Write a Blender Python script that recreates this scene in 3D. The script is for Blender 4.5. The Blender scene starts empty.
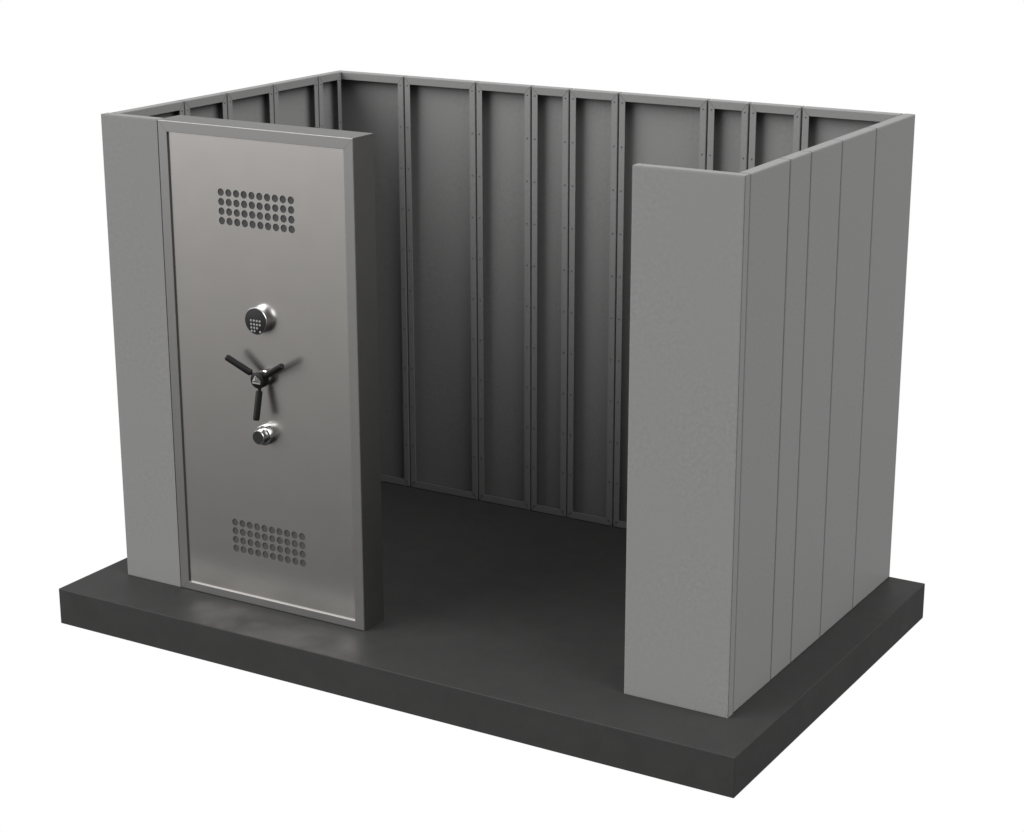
import bpy, bmesh, math
from mathutils import Vector, Matrix

C = bpy.context.scene.collection
PI = math.pi
W, D, H = 2.990, 1.742, 2.100      # room: width, depth, height (m)
T = 0.050                          # panel thickness

# ------------------------------------------------------------------ materials
def principled(name, col, rough, metal=0.0, spec=0.5):
    m = bpy.data.materials.new(name); m.use_nodes = True
    b = m.node_tree.nodes['Principled BSDF']
    b.inputs['Base Color'].default_value = (*col, 1)
    b.inputs['Roughness'].default_value = rough
    b.inputs['Metallic'].default_value = metal
    b.inputs['Specular IOR Level'].default_value = spec
    return m, m.node_tree, b

def noise(nt, scale, detail=4, rough=0.6, stretch=None):
    tc = nt.nodes.new('ShaderNodeTexCoord')
    n = nt.nodes.new('ShaderNodeTexNoise')
    n.inputs['Scale'].default_value = scale
    n.inputs['Detail'].default_value = detail
    n.inputs['Roughness'].default_value = rough
    if stretch:
        mp = nt.nodes.new('ShaderNodeMapping'); mp.inputs['Scale'].default_value = stretch
        nt.links.new(tc.outputs['Object'], mp.inputs['Vector'])
        nt.links.new(mp.outputs['Vector'], n.inputs['Vector'])
    else:
        nt.links.new(tc.outputs['Object'], n.inputs['Vector'])
    return n

def vary_color(nt, b, n, c0, c1, lo=0.35, hi=0.65):
    r = nt.nodes.new('ShaderNodeValToRGB')
    r.color_ramp.elements[0].position = lo; r.color_ramp.elements[0].color = (*c0, 1)
    r.color_ramp.elements[1].position = hi; r.color_ramp.elements[1].color = (*c1, 1)
    nt.links.new(n.outputs['Fac'], r.inputs['Fac'])
    nt.links.new(r.outputs['Color'], b.inputs['Base Color'])

def vary_rough(nt, b, n, a, c):
    mr = nt.nodes.new('ShaderNodeMapRange')
    mr.inputs['From Min'].default_value = 0.3; mr.inputs['From Max'].default_value = 0.7
    mr.inputs['To Min'].default_value = a; mr.inputs['To Max'].default_value = c
    nt.links.new(n.outputs['Fac'], mr.inputs['Value'])
    nt.links.new(mr.outputs['Result'], b.inputs['Roughness'])

def bump(nt, b, n, strength, dist):
    bp = nt.nodes.new('ShaderNodeBump')
    bp.inputs['Strength'].default_value = strength; bp.inputs['Distance'].default_value = dist
    nt.links.new(n.outputs['Fac'], bp.inputs['Height'])
    nt.links.new(bp.outputs['Normal'], b.inputs['Normal'])

coat, nt, b = principled('textured_grey_powder_coat', (0.235, 0.235, 0.235), 0.45, 0.0, 0.25)
fine, patch = noise(nt, 62, 4, 0.8), noise(nt, 2.2, 3, 0.55)     # stipple that is stronger in loose patches
pm = nt.nodes.new('ShaderNodeMapRange'); pm.inputs['From Min'].default_value = 0.42; pm.inputs['From Max'].default_value = 0.62
pm.inputs['To Min'].default_value = 0.12; pm.inputs['To Max'].default_value = 0.75
nt.links.new(patch.outputs['Fac'], pm.inputs['Value'])
fm = nt.nodes.new('ShaderNodeMapRange'); fm.inputs['From Min'].default_value = 0.35; fm.inputs['From Max'].default_value = 0.65
fm.inputs['To Min'].default_value = -0.5; fm.inputs['To Max'].default_value = 0.5
nt.links.new(fine.outputs['Fac'], fm.inputs['Value'])
pr = nt.nodes.new('ShaderNodeMath'); pr.operation = 'MULTIPLY_ADD'; pr.inputs[2].default_value = 0.5
nt.links.new(pm.outputs['Result'], pr.inputs[0]); nt.links.new(fm.outputs['Result'], pr.inputs[1])
cm = nt.nodes.new('ShaderNodeMix'); cm.data_type = 'RGBA'
cm.inputs[6].default_value = (0.124, 0.124, 0.124, 1); cm.inputs[7].default_value = (0.162, 0.162, 0.1615, 1)
nt.links.new(pr.outputs[0], cm.inputs['Factor']); nt.links.new(cm.outputs[2], b.inputs['Base Color'])
bump(nt, b, noise(nt, 110, 2, 0.6), 0.22, 0.0016)

steel, nt, b = principled('satin_door_steel', (0.51, 0.491, 0.474), 0.28, 1.0)
vary_rough(nt, b, noise(nt, 9, 3, 0.5), 0.255, 0.265)
frame_steel, nt, b = principled('satin_frame_steel', (0.185, 0.183, 0.180), 0.46, 1.0)
vary_rough(nt, b, noise(nt, 14, 3, 0.5), 0.45, 0.47)
bump(nt, b, noise(nt, 260, 2, 0.5), 0.12, 0.0004)
chrome, nt, b = principled('polished_chrome', (0.44, 0.44, 0.44), 0.16, 1.0)
vary_rough(nt, b, noise(nt, 60, 2, 0.5), 0.13, 0.19)
black, nt, b = principled('black_rubber_grip', (0.0045, 0.0045, 0.0045), 0.5, 0.0, 0.16)
bump(nt, b, noise(nt, 500, 2, 0.5), 0.2, 0.0003)
face_m, nt, b = principled('dark_dial_face', (0.0125, 0.0125, 0.0125), 0.6, 0.0, 0.15)
bump(nt, b, noise(nt, 700, 2, 0.5), 0.1, 0.0002)
key_m, nt, b = principled('grey_key_print', (0.17, 0.17, 0.17), 0.5)
vary_rough(nt, b, noise(nt, 200, 2, 0.5), 0.45, 0.55)
white_m, nt, b = principled('pale_emblem_enamel', (0.25, 0.24, 0.23), 0.4)
vary_rough(nt, b, noise(nt, 200, 2, 0.5), 0.35, 0.45)
grey_m, nt, b = principled('grey_emblem_enamel', (0.11, 0.11, 0.108), 0.4)
vary_rough(nt, b, noise(nt, 200, 2, 0.5), 0.35, 0.45)
dark_m, nt, b = principled('dark_joint_line', (0.07, 0.07, 0.07), 0.6)
vary_rough(nt, b, noise(nt, 90, 2, 0.5), 0.5, 0.7)
screw_m, nt, b = principled('dark_screw_steel', (0.035, 0.035, 0.035), 0.5, 0.0)
vary_rough(nt, b, noise(nt, 90, 2, 0.5), 0.4, 0.6)
vent_m, nt, b = principled('dark_vent_backing', (0.11, 0.11, 0.11), 0.8, 0.0, 0.05)
vary_color(nt, b, noise(nt, 25, 2, 0.5), (0.046, 0.046, 0.046), (0.052, 0.052, 0.052))

slab_m, nt, b = principled('charcoal_sealed_floor', (0.045, 0.045, 0.045), 0.55, 0.0, 0.14)
n = noise(nt, 7.5, 13, 0.78)
vary_color(nt, b, n, (0.0205, 0.0205, 0.0204), (0.0262, 0.0262, 0.0260), 0.3, 0.7)
vary_rough(nt, b, noise(nt, 3.5, 6, 0.6), 0.50, 0.62)
bump(nt, b, noise(nt, 55, 5, 0.65), 0.10, 0.002)

# ------------------------------------------------------------------ helpers
def obj(name, bm, mats, parent=None, smooth=False):
    me = bpy.data.meshes.new(name)
    bmesh.ops.recalc_face_normals(bm, faces=bm.faces[:])
    if smooth:
        for f in bm.faces: f.smooth = True
    bm.to_mesh(me); bm.free()
    for m in (mats if isinstance(mats, (list, tuple)) else [mats]): me.materials.append(m)
    o = bpy.data.objects.new(name, me); C.objects.link(o)
    if parent: o.parent = parent
    if smooth:
        try: me.set_sharp_from_angle(angle=math.radians(35))
        except Exception: pass
    return o

def thing(name, label, cat, loc=(0, 0, 0), group=None):
    o = bpy.data.objects.new(name, None); C.objects.link(o)
    o.location = loc; o.empty_display_size = 0.1
    o['label'] = label; o['category'] = cat
    if group: o['group'] = group
    return o

def add_box(bm, x0, x1, y0, y1, z0, z1, mi=0):
    vs = [bm.verts.new((x, y, z)) for x in (x0, x1) for y in (y0, y1) for z in (z0, z1)]
    for q in ((0, 1, 3, 2), (4, 6, 7, 5), (0, 4, 5, 1), (2, 3, 7, 6), (0, 2, 6, 4), (1, 5, 7, 3)):
        f = bm.faces.new([vs[i] for i in q]); f.material_index = mi

def add_lathe(bm, prof, origin, axis, seg=48, mi=0):
    """prof: list of (radius, along). axis unit Vector."""
    a = Vector(axis).normalized()
    u = a.orthogonal().normalized(); v = a.cross(u)
    o = Vector(origin); rings = []
    for r, t in prof:
        if r < 1e-6: rings.append([bm.verts.new(o + a*t)])
        else: rings.append([bm.verts.new(o + a*t + (u*math.cos(2*PI*k/seg) + v*math.sin(2*PI*k/seg))*r) for k in range(seg)])
    for A, B in zip(rings, rings[1:]):
        for k in range(seg):
            k2 = (k+1) % seg
            vs = [A[0]] if len(A) == 1 else [A[k], A[k2]]
            vs += [B[0]] if len(B) == 1 else [B[k2], B[k]]
            f = bm.faces.new(vs); f.material_index = mi

LIP, LIPZ, SK = 0.031, 0.036, 0.003
def panel_mesh(w, h, r=0.0065, mitre=True, groove=False):
    """Folded sheet-steel pan, local frame: x 0..w, z 0..h, outer skin at y=0, lips at y=T, open at the back."""
    bm = bmesh.new()
    def ring(i, y):
        j = LIPZ if i == LIP else i
        return [bm.verts.new(p) for p in ((i, y, j), (w-i, y, j), (w-i, y, h-j), (i, y, h-j))]
    rs = [ring(r, 0), ring(r*0.45, r*0.13), ring(r*0.13, r*0.45), ring(0, r), ring(0, T-r*.5),
          ring(r*.15, T-r*.15), ring(r*.5, T), ring(LIP, T), ring(LIP, T-SK), ring(SK, T-SK), ring(SK, SK)]
    if groove:                       # hairline joint where the skin wraps the folded edge
        g = .0035
        rs[1:4] = [ring(.0004, .0004), ring(0, .0010), ring(0, g), ring(g, g+.0004), ring(g, g+.0038), ring(0, g+.0042)]
        bmesh.ops.delete(bm, geom=[v for v in bm.verts if not v.link_faces and all(v not in q for q in rs)], context='VERTS')
    bm.faces.new(rs[0])
    for A, B in zip(rs, rs[1:]):
        for k in range(4): bm.faces.new((A[k], A[(k+1) % 4], B[(k+1) % 4], B[k]))
    bm.faces.new(rs[-1])
    if mitre:
        e = 0.0004; q = 0.0008
        for cx, sx in ((0, 1), (w, -1)):
            for cz, sz in ((0, 1), (h, -1)):
                a = (cx+sx*.003, cz+sz*.003); c = (cx+sx*LIP, cz+sz*LIPZ)
                nx, nz = -sx*sz*q*sx, sx*sz*q*sz
                pts = [(a[0]+nx, a[1]+nz), (c[0]+nx, c[1]+nz), (c[0]-nx, c[1]-nz), (a[0]-nx, a[1]-nz)]
                top = [bm.verts.new((p[0], T+e, p[1])) for p in pts]
                f = bm.faces.new(top); f.material_index = 1
                bot = [bm.verts.new((p[0], T-.0005, p[1])) for p in pts]
                for k in range(4):
                    f = bm.faces.new((top[k], top[(k+1) % 4], bot[(k+1) % 4], bot[k])); f.material_index = 1
    return bm

def screw_bm(pts):
    bm = bmesh.new()
    for x, z in pts:
        add_lathe(bm, [(0.0038, -.0005), (0.0038, .0010), (0.0026, .0017), (0, .0021)], (x, T, z), (0, 1, 0), 12)
    return bm

GAP = 0.0075
def build_wall(name, label, cat, loc, rotz, seams, screws, indiv_min_z=0.0, budget=100):
    """seams: positions along the local x axis; local +y points into the room."""
    t = thing(name, label, cat, loc); t['kind'] = 'thing'; t.rotation_euler.z = rotz
    zs = [H-0.042-0.2035*k for k in range(10)]+[0.028]
    cand = []
    for i, (a, c) in enumerate(zip(seams, seams[1:])):
        w = c-a-GAP
        p = obj('wall_panel', panel_mesh(w, H-0.001), [coat, dark_m], t)
        p.location = (a+GAP/2, 0, 0.001)
        if screws:
            for z in zs:
                for x in (0.0165, w-0.0165): cand.append((p, x, z-0.001, a+GAP/2))
    cand.sort(key=lambda k: -k[2])
    one = None
    for k, (p, x, z, ox) in enumerate(cand[:budget] if screws == 'each' else []):
        if one is None:
            one = obj('screw', screw_bm([(0, 0)]), screw_m, p, True); s = one
        else:
            s = one.copy(); C.objects.link(s); s.parent = p
        s.location = (x, 0, z)
    rest = cand[budget:] if screws == 'each' else cand
    if rest:
        bm = screw_bm([(x+ox, z+0.001) for p, x, z, ox in rest])
        s = obj('screws', bm, screw_m, t, True); s['kind'] = 'stuff'
    return t

# ------------------------------------------------------------------ floor slab
bm = bmesh.new()
add_box(bm, -0.163, W+0.166, -0.290, D+0.002, -0.167, 0)
bmesh.ops.bevel(bm, geom=[e for e in bm.edges], offset=0.003, segments=2, affect='EDGES', profile=0.5)
slab = obj('floor_slab', bm, slab_m)
slab['label'] = 'thick charcoal rectangular slab carrying the grey steel walls and the door'
slab['category'] = 'slab'; slab['kind'] = 'thing'

# ------------------------------------------------------------------ walls
# back wall: outer skin at y=D, room side towards -y
build_wall('back_wall', 'long rear wall of nine ribbed grey steel panels facing the opening', 'wall',
           (W-T, D, 0), PI, [0, 0.450, 0.699, 0.902, 1.350, 1.607, 1.812, 2.117, 2.527, 2.940], 'each')
# left side wall: outer skin at x=0, room side towards +x  (local x runs from the back to the front)
build_wall('side_wall', 'short side wall behind the steel door, its ribbed inside showing above it', 'wall',
           (-0.004, D-T, 0), -PI/2, [0, D-T-1.498, D-T-1.140, D-T-0.791, D-T-0.488, D-2*T], 'each')
# right side wall: outer skin at x=W, room side towards -x
build_wall('side_wall', 'short side wall showing its outer face of five smooth grey panels', 'wall',
           (W, T+0.002, 0), PI/2, [0, 0.358, 0.559, 0.870, 1.236, D-T], 'stuff')
# front panels
for x0, x1, lab in ((-0.009, 0.2990, 'narrow plain grey front panel beside the steel door'),
                    (2.5420, W, 'wide plain grey front panel at the open corner, away from the door')):
    p = obj('front_panel', panel_mesh(x1-x0, H-0.001, groove=True), [coat, dark_m])
    p.location = (x0, 0, 0.001)
    p['label'] = lab; p['category'] = 'panel'; p['kind'] = 'thing'; p['group'] = 'plain grey front panels'

# ------------------------------------------------------------------ vault door
DX0, DX1, DD, REC = 0.3015, 1.3000, 0.148, 0.0085
BW = 0.0475                      # width of the frame face
BB = 0.0370                      # height of its bottom rail
dw = DX1-DX0
door = thing('vault_door', 'tall satin steel vault door with two vents, dials and three spoke handle', 'door', (DX0, 0, 0.001)); door['kind'] = 'thing'
dh = H-0.001
def frame_bm():
    bm = bmesh.new()
    def ring(i, y):
        j = i-BW+BB if i > BW-0.004 else i
        return [bm.verts.new(p) for p in ((i, y, j), (dw-i, y, j), (dw-i, y, dh-i), (i, y, dh-i))]
    r = 0.0035
    rs = [ring(BW+0.006, REC+0.03), ring(BW, REC+0.03), ring(BW, 0.0008), ring(BW-0.0008, 0), ring(r, 0), ring(r*.45, r*.13), ring(r*.13, r*.45), ring(0, r), ring(0, DD-.002), ring(.002, DD)]
    for A, B in zip(rs, rs[1:]):
        for k in range(4): bm.faces.new((A[k], A[(k+1) % 4], B[(k+1) % 4], B[k]))
    bm.faces.new(rs[-1])
    bm.faces.new(rs[0])
    e = 0.0003; q = 0.0007
    for cx, sx in ((0, 1), (dw, -1)):
        for cz, sz in ((0, 1), (dh, -1)):
            a = (cx+sx*.005, cz+sz*.005); c = (cx+sx*(BW-.0015), cz+sz*((BB if cz == 0 else BW)-.0015))
            nx, nz = -sz*q, sx*q
            pts = [(a[0]+nx, a[1]+nz), (c[0]+nx, c[1]+nz), (c[0]-nx, c[1]-nz), (a[0]-nx, a[1]-nz)]
            top = [bm.verts.new((p[0], -e, p[1])) for p in pts]
            f = bm.faces.new(top); f.material_index = 1
            bot = [bm.verts.new((p[0], .0004, p[1])) for p in pts]
            for k in range(4):
                f = bm.faces.new((top[k], top[(k+1) % 4], bot[(k+1) % 4], bot[k])); f.material_index = 1
    return bm
mit_m, nt, b = principled('frame_mitre_line', (0.15, 0.15, 0.15), 0.5, 1.0)
vary_rough(nt, b, noise(nt, 90, 2, 0.5), 0.45, 0.55)
obj('door_frame', frame_bm(), [frame_steel, mit_m], door)

# leaf with perforated vents
PITCH, HR = 0.0401, 0.0158
def L(x): return x-DX0
def Z(z): return z-0.001
vents = [(L(0.6178), Z(1.6997)), (L(0.6198), Z(0.2455))]   # centre of lower-left hole
LT = 0.002
lx0, lx1, lz0, lz1 = BW+0.0004, dw-BW-0.0004, BB+0.0004, dh-BW-0.0004
vr = [(vx-PITCH/2, vx+9.5*PITCH, vz-PITCH/2, vz+3.5*PITCH) for vx, vz in vents]
bm = bmesh.new()
def rect(x0, x1, z0, z1):
    # front and back sheets
    for y in (REC, REC+LT):
        bm.faces.new([bm.verts.new(p) for p in ((x0, y, z0), (x1, y, z0), (x1, y, z1), (x0, y, z1))])
up, lo = vr
rect(lx0, lx1, lz0, lo[2]); rect(lx0, lx1, lo[3], up[2]); rect(lx0, lx1, up[3], lz1)
for v in vr:
    rect(lx0, v[0], v[2], v[3]); rect(v[1], lx1, v[2], v[3])
leaf = obj('door_leaf', bm, steel, door)
def grille_bm(vx, vz):
    bm = bmesh.new(); S = 32; h = PITCH/2
    for j in range(4):
        for i in range(10):
            cx, cz = vx+i*PITCH, vz+j*PITCH
            loops = []
            for y in (REC, REC+LT):
                cor = [bm.verts.new((cx+sx*h, y, cz+sz*h)) for sx, sz in ((1, -1), (1, 1), (-1, 1), (-1, -1))]
                arc = [bm.verts.new((cx+HR*math.cos(-PI/4+2*PI*k/S), y, cz+HR*math.sin(-PI/4+2*PI*k/S))) for k in range(S)]
                for c in range(4):
                    a = [arc[(c*S//4+k) % S] for k in range(S//4+1)]
                    m = (S//8)
                    mid = bm.verts.new(((cor[c].co+cor[(c+1) % 4].co)/2))
                    bm.faces.new([cor[c], mid]+list(reversed(a[:m+1])))
                    bm.faces.new([mid, cor[(c+1) % 4]]+list(reversed(a[m:])))
                loops.append(arc)
            for k in range(S):
                bm.faces.new((loops[0][k], loops[0][(k+1) % S], loops[1][(k+1) % S], loops[1][k]))
    return bm
for vx, vz in vents:
    g = obj('vent_grille', grille_bm(vx, vz), steel, leaf)
    bm = bmesh.new(); add_box(bm, vx-.03, vx+9*PITCH+.03, REC+LT+.001, REC+LT+.003, vz-.03, vz+3*PITCH+.03)
    obj('vent_backing', bm, vent_m, leaf)

# electronic keypad dial (upper)
CX = L(0.8110)
def dial(name, z, prof, face_r, face_y, CX=CX):
    bm = bmesh.new(); add_lathe(bm, prof, (CX, REC, Z(z)), (0, -1, 0), 64)
    d = obj(name, bm, chrome, door, True)
    bm = bmesh.new()
    add_lathe(bm, [(face_r, face_y-.004), (face_r, face_y), (face_r*.98, face_y+.0006), (0, face_y+.0006)], (CX, REC, Z(z)), (0, -1, 0), 64)
    obj('dial_face', bm, face_m, d, True)
    return d
ZK = 1.2985; CK = CX-.009
kd = dial('keypad_dial', ZK, [(0, -.001), (.0570, -.001), (.0570, .0280), (.0580, .0295), (.0580, .0330), (.0565, .0350), (.0545, .0352), (.0540, .0335), (0, .0335)], .0540, .0343, CK)
kb = None
keys = [(c, 0.001) for c in (-.0245, -.0090, .0060, .0210)] + [(c, -.0150) for c in (-.0240, -.0090, .0060, .0210)] + \
       [(c, -.0300) for c in (-.0235, -.0085, .0065)] + [(c, -.0440) for c in (-.0225, -.0075)] + [(.0215, -.0445)]
for kx, kz in keys:
    if kb is None:
        bm = bmesh.new(); add_lathe(bm, [(.0050, 0), (.0050, .0009), (.0040, .0015), (0, .0015)], (0, 0, 0), (0, -1, 0), 16)
        kb = obj('key', bm, key_m, kd, True); k = kb
    else:
        k = kb.copy(); C.objects.link(k); k.parent = kd
    k.location = (CK+kx, REC-.0347, Z(ZK)+kz)

# lower dial
ZL = 0.7975
kl = dial('lock_dial', ZL, [(0, -.001), (.0430, -.001), (.0430, .026), (.041, .029), (.031, .030), (.0300, .036), (.0300, .050), (.0310, .054), (.0310, .0585), (.0295, .0605), (.0275, .0605), (.0270, .0590), (0, .0590)], .0270, .0596)
bm = bmesh.new()
add_box(bm, CX-.006, CX+.006, REC-.031, REC-.024, Z(ZL)+.030, Z(ZL)+.0455)
obj('index_tab', bm, chrome, kl)

# three spoke handle
ZH = 1.0470
HY = REC-.054
bm = bmesh.new()
add_lathe(bm, [(0, -.001), (.031, -.001), (.031, .004), (.028, .006), (.028, .016)], (CX, REC, Z(ZH)), (0, -1, 0), 48, 1)
add_lathe(bm, [(.028, .014), (.034, .016), (.036, .020), (.0365, .046), (.0345, .0525), (.0320, .0540), (0, .0540)], (CX, REC, Z(ZH)), (0, -1, 0), 48, 0)
hub = obj('handle_hub', bm, [black, chrome], door, True)
for ang in (149, 31, 270):
    a = math.radians(ang); d = Vector((math.cos(a), -0.24, math.sin(a))).normalized()
    o = Vector((CX, REC-.028, Z(ZH)))
    bm = bmesh.new(); add_lathe(bm, [(.0075, .028), (.0075, .058)], o, d, 24)
    obj('spoke', bm, black, hub, True)
    bm = bmesh.new(); add_lathe(bm, [(0, .048), (.0115, .048), (.0138, .050), (.0142, .058), (.0142, .168), (.0134, .172), (.0108, .1755), (0, .176)], o, d, 32)
    obj('grip', bm, black, hub, True)

# emblem on the hub: a peak of pale and grey facets over a short line of lettering
def poly(bm, pts, mi, y=HY-.0009):
    f = [bm.verts.new((CX+x, y, Z(ZH)+z)) for x, z in pts]
    g = [bm.verts.new((CX+x, HY+.0002, Z(ZH)+z)) for x, z in pts]
    fa = bm.faces.new(f); fa.material_index = mi
    for k in range(len(f)):
        q = bm.faces.new((f[k], f[(k+1) % len(f)], g[(k+1) % len(f)], g[k])); q.material_index = mi
bm = bmesh.new()
poly(bm, [(-.0235, -.004), (-.008, .021), (-.0045, .019), (-.009, .006), (-.0115, -.004)], 0)
poly(bm, [(-.0025, .0185), (.006, .010), (.003, .003), (-.004, -.0045), (-.0085, -.0045), (-.0055, .006)], 1)
poly(bm, [(.0075, .0115), (.0215, -.005), (.0125, -.005), (.0055, .0035)], 1)
poly(bm, [(.0035, .0005), (.0105, -.005), (-.001, -.005)], 1)
x = -.0240
for wd in (.0045, .0035, .0050, .0040, .0045, .0035, .0050):
    poly(bm, [(x, -.0080), (x+wd, -.0080), (x+wd, -.0150), (x, -.0150)], 0); x += wd+.0017
obj('emblem', bm, [white_m, grey_m], hub)

# ------------------------------------------------------------------ camera
yaw, pitch, roll = -0.5369, -0.2917, -0.0012
f = Vector((math.sin(yaw)*math.cos(pitch), math.cos(yaw)*math.cos(pitch), math.sin(pitch)))
r = Vector((math.cos(yaw), -math.sin(yaw), 0)); u = r.cross(f)
r2 = r*math.cos(roll)+u*math.sin(roll); u2 = -r*math.sin(roll)+u*math.cos(roll)
cd = bpy.data.cameras.new('camera'); cam = bpy.data.objects.new('camera', cd); C.objects.link(cam)
M = Matrix((( r2.x, u2.x, -f.x, 5.9289), (r2.y, u2.y, -f.y, -6.5508), (r2.z, u2.z, -f.z, 3.3554), (0, 0, 0, 1)))
cam.matrix_world = M
cd.sensor_width = 36; cd.lens = 2031.76*36/1024; cd.clip_end = 200
bpy.context.scene.camera = cam

# ------------------------------------------------------------------ light: white studio backdrop, darker studio behind the camera
w = bpy.data.worlds.new('World'); bpy.context.scene.world = w; w.use_nodes = True
nt = w.node_tree; N = nt.nodes; bg = N['Background']
tc = N.new('ShaderNodeTexCoord')
def dotn(v, lo, hi, a, c):
    d = N.new('ShaderNodeVectorMath'); d.operation = 'DOT_PRODUCT'; d.inputs[1].default_value = v
    nt.links.new(tc.outputs['Generated'], d.inputs[0])
    m = N.new('ShaderNodeMapRange'); m.interpolation_type = 'SMOOTHSTEP'
    for k, q in (('From Min', lo), ('From Max', hi), ('To Min', a), ('To Max', c)): m.inputs[k].default_value = q
    nt.links.new(d.outputs['Value'], m.inputs['Value'])
    return m.outputs['Result']
bc = Vector((f.x, f.y, -0.20)).normalized()
back = dotn(tuple(bc), 0.72, 0.86, 0, 1)                 # the white backdrop behind the room
sep = N.new('ShaderNodeSeparateXYZ'); nt.links.new(tc.outputs['Generated'], sep.inputs[0])
zr = N.new('ShaderNodeMapRange'); zr.inputs['From Min'].default_value = -1; zr.inputs['From Max'].default_value = 1
nt.links.new(sep.outputs['Z'], zr.inputs['Value'])
ramp = N.new('ShaderNodeValToRGB'); nt.links.new(zr.outputs['Result'], ramp.inputs['Fac'])
STUDIO = [(0.0, .02), (0.26, .05), (0.35, .21), (0.42, .42), (0.48, .40), (0.60, .18), (0.80, .30), (1.0, 1.5)]
cr = ramp.color_ramp
cr.elements[0].position = STUDIO[0][0]; cr.elements[1].position = STUDIO[-1][0]
for ppos, v in STUDIO[1:-1]: cr.elements.new(ppos)
for e, (ppos, v) in zip(cr.elements, STUDIO): e.color = (v/2, v/2*0.996, v/2*0.99, 1)    # stored halved, doubled below
def lobe(prev, v, lo, hi, amp):
    """one large soft light bank of the studio, seen in the direction v"""
    a = dotn(Vector(v).normalized(), lo, hi, 0, amp)
    c = N.new('ShaderNodeCombineXYZ')
    for k in range(3):
        q = N.new('ShaderNodeMath'); q.operation = 'MULTIPLY'; q.inputs[1].default_value = (1.0, 0.996, 0.99)[k]
        nt.links.new(a, q.inputs[0]); nt.links.new(q.outputs[0], c.inputs[k])
    ad = N.new('ShaderNodeVectorMath'); ad.operation = 'ADD'
    nt.links.new(prev, ad.inputs[0]); nt.links.new(c.outputs[0], ad.inputs[1])
    return ad.outputs[0]
dbl = N.new('ShaderNodeVectorMath'); dbl.operation = 'SCALE'; dbl.inputs['Scale'].default_value = 2.0
nt.links.new(ramp.outputs['Color'], dbl.inputs[0])
stud = lobe(dbl.outputs[0], (-0.60, -0.65, 0.48), 0.82, 0.97, 8.1)
stud = lobe(stud, (0.76, -0.06, 0.65), 0.80, 0.97, 5.9)
mix = N.new('ShaderNodeMix'); mix.data_type = 'RGBA'
nt.links.new(back, mix.inputs['Factor'])
nt.links.new(stud, mix.inputs[6])
mix.inputs[7].default_value = (1, 1, 1, 1)
nt.links.new(mix.outputs[2], bg.inputs['Color'])
bg.inputs['Strength'].default_value = 1.0

sc = bpy.context.scene
sc.view_settings.view_transform = 'Standard'; sc.view_settings.look = 'None'
sc.view_settings.exposure = 0; sc.view_settings.gamma = 1
sc.cycles.max_bounces = 8
sc.cycles.caustics_reflective = False
